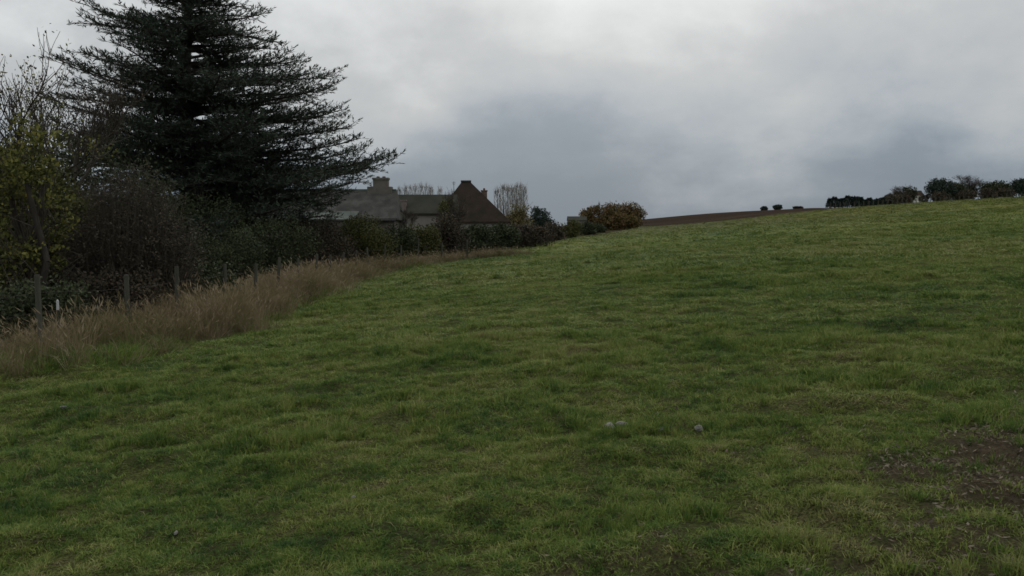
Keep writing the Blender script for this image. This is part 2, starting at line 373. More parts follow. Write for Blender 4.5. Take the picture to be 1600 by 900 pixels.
class Tubes:
    def __init__(s): s.a, s.b, s.ra, s.rb = [], [], [], []
    def seg(s, a, b, ra, rb): s.a.append(a); s.b.append(b); s.ra.append(ra); s.rb.append(rb)
    def path(s, pts, r0, r1):
        n = len(pts) - 1
        for i in range(n): s.seg(pts[i], pts[i + 1], r0 + (r1 - r0) * i / n, r0 + (r1 - r0) * (i + 1) / n)
    def mesh(s, name, mat, sides=5, split=None):
        a = np.array(s.a, float); b = np.array(s.b, float); ra = np.array(s.ra)[:, None]; rb = np.array(s.rb)[:, None]
        d = b - a; d /= np.linalg.norm(d, axis=1)[:, None] + 1e-9
        h = np.where(np.abs(d[:, 2:3]) > 0.9, np.array([[1.0, 0, 0]]), np.array([[0, 0, 1.0]]))
        u = np.cross(d, h); u /= np.linalg.norm(u, axis=1)[:, None] + 1e-9; v = np.cross(d, u)
        th = np.arange(sides) / sides * 2 * math.pi
        ring = np.cos(th)[None, :, None] * u[:, None, :] + np.sin(th)[None, :, None] * v[:, None, :]
        V = np.concatenate([a[:, None] + ring * ra[:, :, None], b[:, None] + ring * rb[:, :, None]], 1).reshape(-1, 3)
        k = np.arange(sides); k2 = (k + 1) % sides
        q = np.stack([k, k2, k2 + sides, k + sides], 1)
        Fq = (np.arange(len(a))[:, None, None] * 2 * sides + q[None]).reshape(-1, 4)
        return np_mesh(name, V, [Fq], mat, smooth=True, attr={'c': np.repeat(rng.random(len(a)), 2 * sides)})
def unit(v):
    v = np.asarray(v, float); return v / (np.linalg.norm(v) + 1e-9)
class Boxes:
    def __init__(s): s.v, s.f = [], []
    def poly(s, verts, faces):
        k = len(s.v); s.v += [tuple(p) for p in verts]; s.f += [tuple(i + k for i in f) for f in faces]
    def box(s, x0, x1, y0, y1, z0, z1, jit=0.0):
        v = [(x, y, z) for z in (z0, z1) for x, y in ((x0, y0), (x1, y0), (x1, y1), (x0, y1))]
        s.poly(v, [(3, 2, 1, 0), (4, 5, 6, 7), (0, 1, 5, 4), (1, 2, 6, 5), (2, 3, 7, 6), (3, 0, 4, 7)])
    def obj(s, name, mat, parent=None, loc=(0, 0, 0)):
        me = bpy.data.meshes.new(name); me.from_pydata(s.v, [], s.f); me.update(); me.materials.append(mat)
        return obj(name, me, parent, loc)
ORD = ['first', 'second', 'third', 'fourth', 'fifth', 'sixth', 'seventh', 'eighth', 'ninth', 'tenth', 'eleventh', 'twelfth', 'thirteenth', 'fourteenth', 'fifteenth', 'sixteenth']

# ------------------------------------------------------------------ buildings
def farmhouse():
    d = 68.0; x0, _ = at(372, d); x1, _ = at(621, d); xr = at(613, d)[0]
    zr = zpix(297, d + 3); ze = zpix(341, d); g = min(Hs(x0, d), Hs(x1, d)) - 0.15
    cx = (x0 + x1) / 2; t = empty('farmhouse', (cx, d + 3, g), 'long low farmhouse with grey slate roof and end chimney behind the cedar', 'house')
    L = (x1 - x0) / 2; dp = 3.0; e = ze - g; r = zr - g
    b = Boxes(); b.box(-L + 0.25, L - 0.25, -dp + 0.35, dp - 0.35, 0, e + 0.03); b.obj('wall', M['stone'], t)
    # main roof: gable at the left, steep half hip at the right
    b = Boxes(); xh = xr - cx; q = 0.12
    top = [(-L, -dp, e), (L, -dp, e), (L, dp, e), (-L, dp, e), (-L, 0, r), (xh, 0, r)]
    bot = [(x, y, z - q) for x, y, z in top]
    b.poly(top + bot, [(0, 1, 5, 4), (1, 2, 5), (2, 3, 4, 5), (3, 0, 4), (6, 10, 11, 7), (7, 11, 8), (8, 11, 10, 9), (9, 10, 6), (0, 6, 7, 1), (1, 7, 8, 2), (2, 8, 9, 3), (3, 9, 6, 0)])
    b.obj('roof', M['slate'], t)
    rf = t.children[-1] if t.children else t
    b = Boxes(); b.box(-L + 0.02, xh - 0.05, -0.10, 0.10, r - 0.06, r + 0.07); ridge = b.obj('ridge_tiles', M['slate_green'], rf)
    b = Boxes(); b.box(-L + 0.1, L - 0.1, -dp - 0.11, -dp - 0.012, e - 0.17, e - 0.06); b.obj('gutter', M['metal'], t)
    # lean-to roof along the front, further left
    xl = at(560, d)[0] - cx
    b = Boxes(); zz = e + 0.03
    tp = [(-L + 0.4, -dp - 1.7, e - 0.10), (xl, -dp - 1.7, e - 0.10), (xl, -dp + 0.55, e + 0.55), (-L + 0.4, -dp + 0.55, e + 0.55)]
    b.poly(tp + [(x, y, z - 0.1) for x, y, z in tp], [(0, 1, 2, 3), (7, 6, 5, 4), (0, 4, 5, 1), (1, 5, 6, 2), (2, 6, 7, 3), (3, 7, 4, 0)])
    b.obj('lean_to_roof', M['slate_green'], t)
    b = Boxes(); b.box(-L + 0.6, xl - 0.2, -dp - 1.5, -dp + 0.35, 0, e - 0.19); b.obj('lean_to_wall', M['stone'], t)
    # chimney with shoulders and a pot
    c0, c1 = at(585, d + 3)[0] - cx, at(608, d + 3)[0] - cx; s0 = at(576, d + 3)[0] - cx; s1 = at(614, d + 3)[0] - cx
    zt = zpix(278, d + 3) - g; zs = zpix(292, d + 3) - g
    b = Boxes(); b.box(s0, s1, -0.42, 0.42, r - 0.9, zs); b.box(c0, c1, -0.38, 0.38, zs, zt - 0.16); b.box(c0 - 0.06, c1 + 0.06, -0.44, 0.44, zt - 0.16, zt)
    ch = b.obj('chimney', M['stone'], t)
    for k, xx in enumerate((0.3, 0.7)):
        tb = Tubes(); tb.seg((c0 + (c1 - c0) * xx, 0, zt), (c0 + (c1 - c0) * xx, 0, zt + 0.12), 0.15, 0.12)
        obj('chimney_pot', tb.mesh('chimney_pot', M['pot'], 10), ch)
    for xx in (-L * 0.25, L * 0.45, L * 0.75):
        b = Boxes(); b.box(xx - 0.5, xx + 0.5, -dp + 0.30, -dp + 0.345, 0.9, 2.1) ; w = b.obj('window', M['wood'], t)
        b = Boxes(); b.box(xx - 0.42, xx + 0.42, -dp + 0.285, -dp + 0.298, 0.98, 2.02); b.obj('pane', M['glass'], w)
farmhouse()

def outbuilding():
    d = 80.0; x0 = at(619, d)[0]; x1 = at(692, d)[0]; g = Hs((x0 + x1) / 2, d) - 0.15
    r = zpix(304, d + 2.5) - g; e = zpix(333, d) - g; cx = (x0 + x1) / 2; L = (x1 - x0) / 2 + 1.2
    t = empty('cottage', (cx, d + 2.5, g), 'small cottage with dark tiled roof and pale rendered wall beside the grey farmhouse', 'house')
    b = Boxes(); b.box(-L + 0.2, L - 0.2, -2.2, 2.2, 0, e + 0.02); b.obj('wall', M['render'], t)
    b = Boxes(); top = [(-L, -2.5, e), (L, -2.5, e), (L, 2.5, e), (-L, 2.5, e), (-L, 0, r), (L, 0, r)]; bot = [(x, y, z - 0.12) for x, y, z in top]
    b.poly(top + bot, [(0, 1, 5, 4), (1, 2, 5), (2, 3, 4, 5), (3, 0, 4), (6, 10, 11, 7), (8, 11, 10, 9), (0, 6, 7, 1), (2, 8, 9, 3), (1, 7, 11, 5), (5, 11, 8, 2), (3, 9, 10, 4), (4, 10, 6, 0)])
    b.obj('roof', M['darkroof'], t)
    c0 = at(621, d)[0] - cx; b = Boxes(); b.box(c0, c0 + 0.75, -2.15, -1.5, e - 0.2, zpix(314, d) - g); b.box(c0 - 0.05, c0 + 0.8, -2.2, -1.45, zpix(314, d) - g, zpix(312, d) - g)
    b.obj('chimney', M['pinkbrick'], t)
    b = Boxes(); b.box(0.2, 1.1, -2.245, -2.205, 1.0, 2.0); w = b.obj('window', M['wood'], t)
    b = Boxes(); b.box(0.28, 1.02, -2.262, -2.247, 1.08, 1.92); b.obj('pane', M['glass'], w)
outbuilding()

def brown_house():
    d = 90.0; x0 = at(674, d)[0]; x1 = at(798, d)[0]; cx = (x0 + x1) / 2; g = Hs(cx, d) - 0.15
    t = empty('brown_roofed_house', (cx, d + 3.5, g), 'house with steep brown tiled hipped roof and small right chimney beyond the shrubs', 'house')
    L = (x1 - x0) / 2; e = zpix(346, d) - g; r = zpix(284, d + 3.0) - g; a0 = at(722, d + 3)[0] - cx; a1 = at(735, d + 3)[0] - cx
    b = Boxes(); b.box(-L + 0.3, L - 0.3, -3.2, 3.2, 0, e + 0.02); b.obj('wall', M['render'], t)
    b = Boxes(); top = [(-L, -3.5, e), (L, -3.5, e), (L, 3.5, e), (-L, 3.5, e), (a0, -0.5, r), (a1, -0.5, r)]; bot = [(x, y, z - 0.12) for x, y, z in top[:4]]
    b.poly(top + bot, [(0, 1, 5, 4), (1, 2, 5), (2, 3, 4, 5), (3, 0, 4), (0, 6, 7, 1), (1, 7, 8, 2), (2, 8, 9, 3), (3, 9, 6, 0), (9, 8, 7, 6)])
    rf = b.obj('roof', M['brownroof'], t)
    b = Boxes(); b.box(a0 - 0.1, a1 + 0.1, -0.62, -0.38, r - 0.08, r + 0.14); b.obj('ridge_tiles', M['darkroof'], rf)
    c0, c1 = at(752, d + 3)[0] - cx, at(761, d + 3)[0] - cx; zt = zpix(297, d + 3) - g
    b = Boxes(); b.box(c0, c1, -0.4, 0.3, r - 2.6, zt - 0.12); b.box(c0 - 0.05, c1 + 0.05, -0.45, 0.35, zt - 0.12, zt); ch = b.obj('chimney', M['brick'], t)
    tb = Tubes(); tb.seg(((c0 + c1) / 2, -0.05, zt), ((c0 + c1) / 2, -0.05, zt + 0.22), 0.13, 0.10); obj('chimney_pot', tb.mesh('chimney_pot', M['pot'], 10), ch)
    ax = at(709, d + 2)[0] - cx; zt = zpix(283, d + 2) - g
    tb = Tubes(); tb.seg((ax, -1.0, r - 1.8), (ax, -1.0, zt), 0.03, 0.025)
    for k in range(4): tb.seg((ax - 0.2 + 0.03 * k, -1.0, zt - 0.08 - 0.09 * k), (ax + 0.2 - 0.03 * k, -1.0, zt - 0.08 - 0.09 * k), 0.012, 0.012)
    obj('aerial', tb.mesh('aerial', M['metal'], 5), t)
    for px in (705, 740, 772):
        xx = at(px, d)[0] - cx
        b = Boxes(); b.box(xx - 0.45, xx + 0.45, -3.245, -3.205, e - 1.5, e - 0.45); w = b.obj('window', M['wood'], t)
        b = Boxes(); b.box(xx - 0.38, xx + 0.38, -3.262, -3.247, e - 1.43, e - 0.52); b.obj('pane', M['glass'], w)
brown_house()

def low_shed():
    d = 150.0; x0 = at(886, d)[0]; x1 = at(916, d)[0]; cx = (x0 + x1) / 2; g = Hs(cx, d) - 0.1
    t = empty('low_shed', (cx, d, g), 'low grey shed roof between the dark rounded tree and the autumn trees', 'shed')
    L = (x1 - x0) / 2; r = zpix(338, d) - g; e = r - 0.7
    b = Boxes(); b.box(-L + 0.1, L - 0.1, -1.3, 1.3, 0, e + 0.02); b.obj('wall', M['stone'], t)
    b = Boxes(); b.poly([(-L, -1.5, e), (L, -1.5, e), (L, 1.5, e), (-L, 1.5, e), (-L, 0, r), (L, 0, r)], [(0, 1, 5, 4), (1, 2, 5), (2, 3, 4, 5), (3, 0, 4), (3, 2, 1, 0)]); b.obj('roof', M['darkroof'], t)
low_shed()

def far_house():
    d = 290.0; x0 = at(1424, d)[0]; x1 = at(1440, d)[0]; cx = (x0 + x1) / 2; g = Hs(cx, d) - 0.1
    t = empty('distant_house', (cx, d + 2, g), 'tiny pale house wall glimpsed between trees on the hill crest', 'house')
    L = (x1 - x0) / 2; e = zpix(305, d) - g; r = e + 1.6
    b = Boxes(); b.box(-L, L, -2, 2, 0, e); b.obj('wall', M['whitewall'], t)
    b = Boxes(); b.poly([(-L - .2, -2.3, e - .05), (L + .2, -2.3, e - .05), (L + .2, 2.3, e - .05), (-L - .2, 2.3, e - .05), (-L - .2, 0, r), (L + .2, 0, r)], [(0, 1, 5, 4), (1, 2, 5), (2, 3, 4, 5), (3, 0, 4), (3, 2, 1, 0)]); b.obj('roof', M['brownroof'], t)
far_house()

# ------------------------------------------------------------------ trees
def reseed(k):
    global rng
    rng = np.random.default_rng(int(k))
def cedar():
    reseed(5)
    d = 45.0; x = at(300, d)[0]; g = Hs(x, d) - 0.1
    t = empty('cedar_tree', (x, d, g), 'huge dark cedar with flat tiered branches towering behind the fence', 'tree')
    HT = 17.4
    tb = Tubes(); lv = Leaves(); limbs = Tubes()
    tp = [np.array([0.12 * math.sin(z * 0.5), 0.1 * math.cos(z * 0.4), z]) for z in np.linspace(0, HT, 16)]
    tb.path(tp, 0.62, 0.05)
    for k in range(6):
        a = k * 1.05; tb.seg((0.3 * math.cos(a), 0.3 * math.sin(a), 0.9), (0.95 * math.cos(a), 0.95 * math.sin(a), -0.1), 0.28, 0.18)
    zz = np.array([0.5, 2, 3.3, 4.6, 6.1, 7.6, 9.3, 10.6, 11.5, 13.5, 15.5, 17.4]) 
    RR = np.array([5.0, 6.4, 7.4, 8.8, 9.4, 8.2, 7.4, 6.6, 5.6, 4.4, 3.0, 0.8])
    specs = []
    n = 0; zt = 1.3
    while zt < HT - 0.4:                                                 # irregular tiers with gaps between them
        kf = rng.uniform(0.7, 1.05); m_ = int(rng.integers(11, 14) if zt < 8.5 else rng.integers(8, 11)); a0 = rng.random() * 6.28
        for i in range(m_):
            specs.append((zt + rng.normal() * 0.25, a0 + i * 6.28 / m_ + rng.normal() * 0.4, kf * rng.choice([rng.uniform(0.35, 0.7), rng.uniform(0.8, 1.05)]), rng.uniform(-0.02, 0.26)))
        for i in range(7): specs.append((zt + rng.uniform(-0.5, 0.5), rng.random() * 6.28, rng.uniform(0.2, 0.42), rng.uniform(0.0, 0.3)))   # short inner limbs
        zt += rng.uniform(0.7, 1.2) * (1.0 if zt < 12 else 0.8)
    # limbs that make the outline of the photograph: tip column and row, swing towards the viewer
    for px, py, sw in ((606, 236, 0.05), (592, 246, -0.25), (570, 262, -0.4), (552, 208, 0.2), (541, 192, -0.2), (530, 168, 0.1), (526, 140, -0.15), (512, 100, 0.0), (505, 118, 0.3), (466, 82, 0.1), (428, 68, -0.2), (380, 40, 0.3),
                       (545, 275, -0.5), (520, 296, -0.6), (500, 318, -0.8), (575, 240, 0.4), (556, 262, 0.5), (535, 284, 0.3), (515, 305, -0.3), (490, 330, -0.6), (480, 345, -1.0), (400, 8, 0.2), (372, -5, -0.4), (535, 215, 0.5), (515, 150, 0.45), (440, 76, 0.5), (150, 18, 3.1), (160, 45, 3.3), (180, 60, 2.9), (130, 85, 3.0), (115, 108, 3.25), (105, 130, 3.0), (95, 165, 3.2), (90, 200, 3.0)):
        L = abs((px - 300) / F * d / math.cos(sw)); zt = zpix(py, d) - g
        specs.append((zt - 0.17 * L, sw, -L, 0.17))
    for z0, az, f, rise in specs:
        L = -f if f < 0 else f * float(np.interp(z0 + rise * 5, zz, RR))
        if L < 0.4: continue
        dv = np.array([math.cos(az), math.sin(az), 0]); sd = np.array([-dv[1], dv[0], 0])
        bend = rng.normal() * 0.16
        pts = []
        m = max(5, int(L * 1.6))
        for k in range(m + 1):
            s = k / m
            pts.append(np.array([0.1, 0, z0]) + dv * L * s + sd * bend * L * s * s + np.array([0, 0, L * (rise * (0.55 * s + 0.45 * s ** 3) + 0.03 * math.sin(s * 5 + az) * s)]))
        limbs.path(pts, 0.035 + 0.013 * L, 0.012)
        P = np.array(pts); ns = int(L * 4.0)
        for k in range(ns):
            s = 0.05 + 0.95 * (k + rng.random()) / ns
            q = s * m; i0 = min(m - 1, int(q)); base = P[i0] + (P[i0 + 1] - P[i0]) * (q - i0)
            side = 1 if k % 2 else -1
            ll = (0.10 + 0.46 * (1 - s) ** 0.75) * min(L, 7) * rng.uniform(0.5, 1.15)
            ll = max(0.35, min(ll, 2.9))
            tan = unit(P[i0 + 1] - P[i0]); ang = rng.uniform(0.25, 0.85) * side
            dd = unit(tan * math.cos(ang) + sd * math.sin(ang) + np.array([0, 0, rng.normal() * 0.24 + 0.10]))
            end = base + dd * ll + np.array([0, 0, -0.04 * ll * ll * rng.random()])
            limbs.seg(base, end, 0.018, 0.006)
            nt_ = int(ll / 0.17)
            if nt_ < 1: continue
            tt = (np.arange(nt_) + rng.random(nt_)) / nt_
            bp = base + (end - base) * tt[:, None]
            sg = np.where(np.arange(nt_) % 2 == 0, 1.0, -1.0)[:, None]
            pr = unit(np.cross(dd, [0, 0, 1]))
            td = dd * 0.75 + pr * sg * rng.uniform(0.4, 1.1, (nt_, 1)) + np.array([0, 0, 1]) * rng.normal(0.14, 0.18, (nt_, 1))
            td /= np.linalg.norm(td, axis=1)[:, None]
            tl = rng.uniform(0.22, 0.5, nt_) * (0.65 + 0.35 * (1 - tt))
            # needle tufts along each twig
            K = 9
            f_ = (np.arange(K) + 0.3) / K
            c = (bp[:, None, :] + td[:, None, :] * (tl[:, None] * f_[None, :])[:, :, None]).reshape(-1, 3)
            D = np.repeat(td, K, 0) + rng.normal(0, 0.33, (nt_ * K, 3)) + np.array([0, 0, 0.04])
            N = np.array([0, 0, 1]) + rng.normal(0, 0.5, (nt_ * K, 3))
            lv.add(c, D, N, rng.uniform(0.14, 0.30, nt_ * K), rng.uniform(0.032, 0.058, nt_ * K))
    obj('trunk', tb.mesh('trunk', M['bark'], 12), t)
    obj('limbs', limbs.mesh('limbs', M['bark'], 5), t)
    obj('crown', lv.mesh('crown', M['cedar']), t)
cedar()

def grow(tb, lo, p, d, length, r, depth, maxd, spread=0.55, up=0.12, kids=(2, 3), ends=None, gnarl=0.12, ratio=(0.62, 0.85)):
    """recursive branches: thick ones go to tb, thin ones to lo"""
    n = 3; pts = [p]; dd = d
    for k in range(n):
        dd = unit(dd + rng.normal(0, gnarl, 3) + np.array([0, 0, up])); pts.append(pts[-1] + dd * length / n)
    (tb if depth < 2 else lo).path(pts, r, r * 0.68)
    if depth >= maxd:
        if ends is not None: ends.append(pts[-1])
        return
    k = rng.integers(kids[0], kids[1] + 1)
    for i in range(k + (1 if depth > 1 else 0)):
        ax = unit(rng.normal(size=3)); nd_ = unit(dd + ax * spread * rng.uniform(0.6, 1.4))
        s = rng.integers(1, n + 1) if i else n
        grow(tb, lo, pts[s], nd_, length * rng.uniform(*ratio), r * 0.62, depth + 1, maxd, spread, up, kids, ends, gnarl, ratio)

def bare_tree(name, px, d, ytop, label, group=None, mat='twig_brown', depth=5, spread=0.55, rt=None, width=None, x=None, leaves=None, kids=(2, 3)):
    reseed(px * 7 + 3)
    x = at(px, d)[0]; g = Hs(x, d) - 0.06; h = zpix(ytop, d) - g
    t = empty(name, (x, d, g), label, 'tree', group, 0)
    tb = Tubes(); lo = Tubes(); ends = []
    r = rt or h * 0.018
    grow(tb, lo, np.zeros(3), np.array([0, 0, 1.0]), 1.0, r / h * 3.6, 0, depth, spread, 0.14, kids, ends)
    A = np.array(lo.b); zmax = np.percentile(A[:, 2], 99.5); s = h / zmax
    sw = s if width is None else width / (np.percentile(np.abs(A[:, 0]), 97) * 2)
    for T in (tb, lo):
        T.a = [np.asarray(p) * (sw, sw, s) for p in T.a]; T.b = [np.asarray(p) * (sw, sw, s) for p in T.b]
        k = h / 3.6
        T.ra = [max(0.008 * min(d, 120) / 60, q * k) for q in T.ra]; T.rb = [max(0.006 * min(d, 120) / 60, q * k) for q in T.rb]
    obj('trunk', tb.mesh('trunk', M['bark_grey'] if mat == 'twig_pale' else M['bark'], 6), t)
    obj('crown', lo.mesh('crown', M[mat], 3), t)
    if leaves:
        lv = Leaves()
        for e in np.array(ends) * (sw, sw, s):
            if rng.random() < leaves[1]: lv.cloud(e, leaves[2], leaves[3], leaves[4], leaves[4] * 0.7)
        obj('leaves', lv.mesh('leaves', M[leaves[0]]), t)
    return t

def shrub(name, px, d, ytop, wpx, label, cat, group=None, mat='darkleaf', leaf=None, dens=1.0, twig='twig_brown', depth_m=None, clear=0.0, lump=0.42, squash=1.0, x=None, twigs=40, gap=0.0):
    """bushy plant: stems, twigs and clumps of leaf faces with an uneven outline"""
    x = at(px, d)[0]; g = Hs(x, d) - 0.06; h = max(0.4, zpix(ytop, d) - g); rx = wpx / F * d / 2; ry = depth_m / 2 if depth_m else min(rx, h * 0.8)
    t = empty(name, (x, d, g), label, cat, group)
    leaf = leaf or max(0.05, d * 0.0016)
    tb = Tubes(); lv = Leaves(); tw = Tubes()
    z0 = clear * h
    V = 4.19 * rx * ry * (h - z0) / 2
    cr = lump * min(h - z0, 2 * rx) * 0.5
    ncl = int(np.clip(V / (cr ** 3) * 1.0, 10, 130) * dens)
    cl = []
    tries = 0
    while len(cl) < ncl and tries < ncl * 30:
        tries += 1
        p = rng.uniform(-1, 1, 3)
        rad = np.linalg.norm(p * (1, 1, 1 if p[2] > 0 else 0.75))
        lim = 0.78 + 0.35 * (vnoise(p[0] * 3 + px * 0.37, p[2] * 3 + p[1] * 2, 1.0, 31) - 0.4)
        if rad > lim: continue
        if rad < 0.45 and rng.random() < 0.5: continue
        cl.append(np.array([p[0] * rx, p[1] * ry, z0 + (h - z0) * (0.5 + 0.5 * p[2])]))
    per = int(np.clip(3.2 * cr * cr / (leaf * leaf), 25, 240))
    for c in cl:
        q = cr * rng.uniform(0.55, 1.1)
        if c[2] + q * squash > h: c[2] = h - q * squash * rng.uniform(0.9, 1.05)
        lv.cloud(c, q, int(per * rng.uniform(0.5, 1.1)), leaf * 1.5, leaf, up=0.3, squash=squash)
    nst = 3 if h > 2 else 5
    for k in range(nst):
        a = rng.random() * 6.28; b = np.array([math.cos(a) * rx * 0.12, math.sin(a) * ry * 0.12, 0])
        top = np.array([math.cos(a) * rx * 0.35, math.sin(a) * ry * 0.35, h * 0.6])
        tb.path([b, (b + top) / 2 + rng.normal(0, 0.04 * h, 3) * (1, 1, 0), top], 0.016 * h + 0.012, 0.008 * h + 0.006)
    for c in cl[:90]:
        b = np.array([c[0] * 0.3, c[1] * 0.3, min(h * 0.55, c[2] * 0.5)]); tw.path([b, (b + c) / 2 + rng.normal(0, 0.08 * h, 3), c], 0.008 * h ** 0.5, 0.004)
    for k in range(twigs):                                               # shoots that stick out of the outline
        c = cl[rng.integers(len(cl))]; o = unit((c - np.array([0, 0, h * 0.4])) / (rx, ry, h)) + np.array([0, 0, 0.5]); o = unit(o + rng.normal(0, 0.3, 3))
        tw.path([c, c + o * cr * 0.8, c + o * cr * rng.uniform(1.0, 1.7)], max(0.006, d * 0.00018), max(0.003, d * 0.0001))
    tk = obj('trunk' if h > 2.5 else 'stem', tb.mesh('trunk', M['bark'], 6), t); tk['kind'] = 'stuff'
    obj('twigs', tw.mesh('twigs', M[twig], 3), t)
    obj('crown' if h > 2.5 else 'foliage', lv.mesh('crown', M[mat]), t)
    return t

def thicket(px, d, ytop, wpx, label, n=520, mat='twig_brown', leafmat='brownleaf', leaves=1.0, group=None):
    """dense leafless bush: a fan of many thin stems that fork"""
    x = at(px, d)[0]; g = Hs(x, d) - 0.06; h = zpix(ytop, d) - g; rx = wpx / F * d / 2
    t = empty('bare_thicket', (x, d, g), label, 'bush', group)
    st = Tubes(); tw = Tubes(); lv = Leaves()
    for k in range(n):
        a = rng.random() * 6.28; q = rng.random() ** 0.5
        b = np.array([math.cos(a) * rx * 0.55 * q, math.sin(a) * rx * 0.5 * q, 0])
        hh = h * (1 - 0.45 * q * q) * rng.uniform(0.55, 1.0)
        e = np.array([math.cos(a) * rx * q * 1.0, math.sin(a) * rx * 0.8 * q, hh])
        m = b * 0.5 + e * 0.5 + rng.normal(0, 0.12, 3)
        st.path([b, m, e], 0.013, 0.004)
        for j in range(7):
            s = rng.uniform(0.3, 1.0); p = b + (e - b) * s; o = unit(np.array([rng.normal(), rng.normal(), 0.5])) * rng.uniform(0.25, 0.6)
            if (p + o)[2] > h: continue
            tw.path([p, p + o * 0.5 + rng.normal(0, 0.04, 3), p + o], 0.0045, 0.0025)
            if rng.random() < 0.45 * leaves: lv.cloud(p + o * 0.8, 0.16, 9, 0.06, 0.04)
    obj('stems', st.mesh('stems', M[mat], 4), t); obj('twigs', tw.mesh('twigs', M[mat], 3), t); obj('leaves', lv.mesh('leaves', M[leafmat]), t)
    return t

# --- near left, behind the fence
bare_tree('leafy_tree', 22, 20.0, 88, 'slender tree with bare top twigs and yellowing leaves at the far left', mat='twig_brown', depth=6, spread=0.6, rt=0.13, width=4.6, leaves=('yellowleaf', 0.28, 0.22, 7, 0.075))
shrub('ivy_bush', 46, 17.5, 125, 150, 'tall yellow-green leafy bush behind the leftmost fence post', 'bush', mat='yellowleaf', leaf=0.065, dens=0.72, lump=0.27, twigs=60)
shrub('ivy_bush', 60, 20.5, 235, 230, 'dark olive leafy bush filling the gap right of the yellow-green one', 'bush', mat='oliveleaf', leaf=0.06, dens=1.0, lump=0.34, twigs=60)
thicket(205, 20.0, 238, 215, 'dense dark brown leafless thicket between the yellow-green bush and the cedar', n=620)
thicket(120, 23.0, 262, 160, 'dark leafless bush behind the olive leafy bush', n=320)
shrub('bramble', 55, 15.6, 432, 190, 'low dark bramble behind the leftmost two posts', 'bush', mat='darkleaf', leaf=0.05, dens=0.9, lump=0.5)
shrub('bramble', 170, 18.5, 415, 190, 'low dark bramble at the foot of the leafless thicket', 'bush', mat='brownleaf', leaf=0.05, dens=0.9, lump=0.5)
shrub('bramble', 285, 23.0, 392, 170, 'low dark bramble under the left side of the cedar', 'bush', mat='darkleaf', leaf=0.055, dens=0.9, lump=0.5)
shrub('evergreen_shrub', -30, 24.0, 190, 200, 'dark evergreen shrub at the left picture edge behind the slender tree', 'bush', mat='darkleaf', leaf=0.07, dens=0.8)
shrub('evergreen_shrub', 150, 34.0, 205, 260, 'broad dark evergreen behind the leafless thicket left of the cedar trunk', 'tree', mat='darkleaf', leaf=0.09, dens=1.0)
bare_tree('bare_tree', 697, 75.0, 301, 'bare twiggy tree in front of the left half of the brown roof', mat='twig_brown', depth=6, rt=0.10, width=3.4, kids=(2, 3))
bare_tree('bare_tree', 640, 72.0, 322, 'small bare tree in front of the pale cottage wall', mat='twig_brown', depth=5, rt=0.07, width=2.2, kids=(3, 3))
bare_tree('bare_tree', 60, 30.0, 100, 'bare twiggy tree rising left of the cedar behind the slender tree', depth=6, spread=0.55, rt=0.14, width=5.0, leaves=('brownleaf', 0.25, 0.25, 6, 0.09))

# --- shrubs under the cedar, in front of the farmhouse
for px, d, yt, w, mt, lab in (
        (355, 33.0, 350, 150, 'darkleaf', 'dark shrub under the cedar, left of the farmhouse'),
        (425, 38.0, 335, 150, 'darkleaf', 'dark shrub under the cedar in front of the farmhouse lean-to'),
        (300, 39.0, 300, 220, 'darkleaf', 'tall dark shrub at the foot of the cedar trunk'),
        (495, 43.0, 336, 130, 'brownleaf', 'brown shrub in front of the farmhouse wall, left of the olive one'),
        (560, 46.0, 333, 110, 'oliveleaf', 'olive green shrub in front of the right half of the farmhouse'),
        (612, 50.0, 350, 85, 'darkleaf', 'dark shrub below the right corner of the farmhouse'),
        (655, 54.0, 345, 72, 'oliveleaf', 'olive shrub in front of the pale cottage wall'),
        (700, 60.0, 332, 70, 'brownleaf', 'brown shrub in front of the left end of the brown roofed house'),
        (735, 64.0, 351, 90, 'darkleaf', 'dark green shrub in front of the brown roofed house'),
        (783, 67.0, 349, 80, 'darkleaf', 'dark shrub below the right end of the brown roof'),
        (825, 70.0, 350, 85, 'brownleaf', 'dark brown shrub below the golden bush, where the dry verge ends')):
    shrub('garden_shrub', px, d, yt, w, lab, 'bush', 'shrubs along the garden boundary', mat=mt, lump=0.45, dens=1.1, depth_m=3.0)
shrub('ivy_shrub', 700, 80.0, 298, 34, 'narrow yellow-green ivy clad shrub against the left slope of the brown roof', 'bush', mat='oliveleaf', leaf=0.12, dens=0.9)
shrub('conical_evergreen', 684, 84.0, 298, 20, 'small dark evergreen between the cottage and the brown roofed house', 'tree', mat='conifer', leaf=0.12)
shrub('golden_bush', 810, 100.0, 318, 50, 'golden bush at the right end of the brown roofed house, below the poplars', 'bush', mat='goldleaf', leaf=0.16, dens=0.9)
shrub('rounded_evergreen', 843, 135.0, 323, 36, 'small dark dome shaped evergreen just right of the poplars', 'tree', mat='conifer', leaf=0.2, dens=1.6, twigs=4)

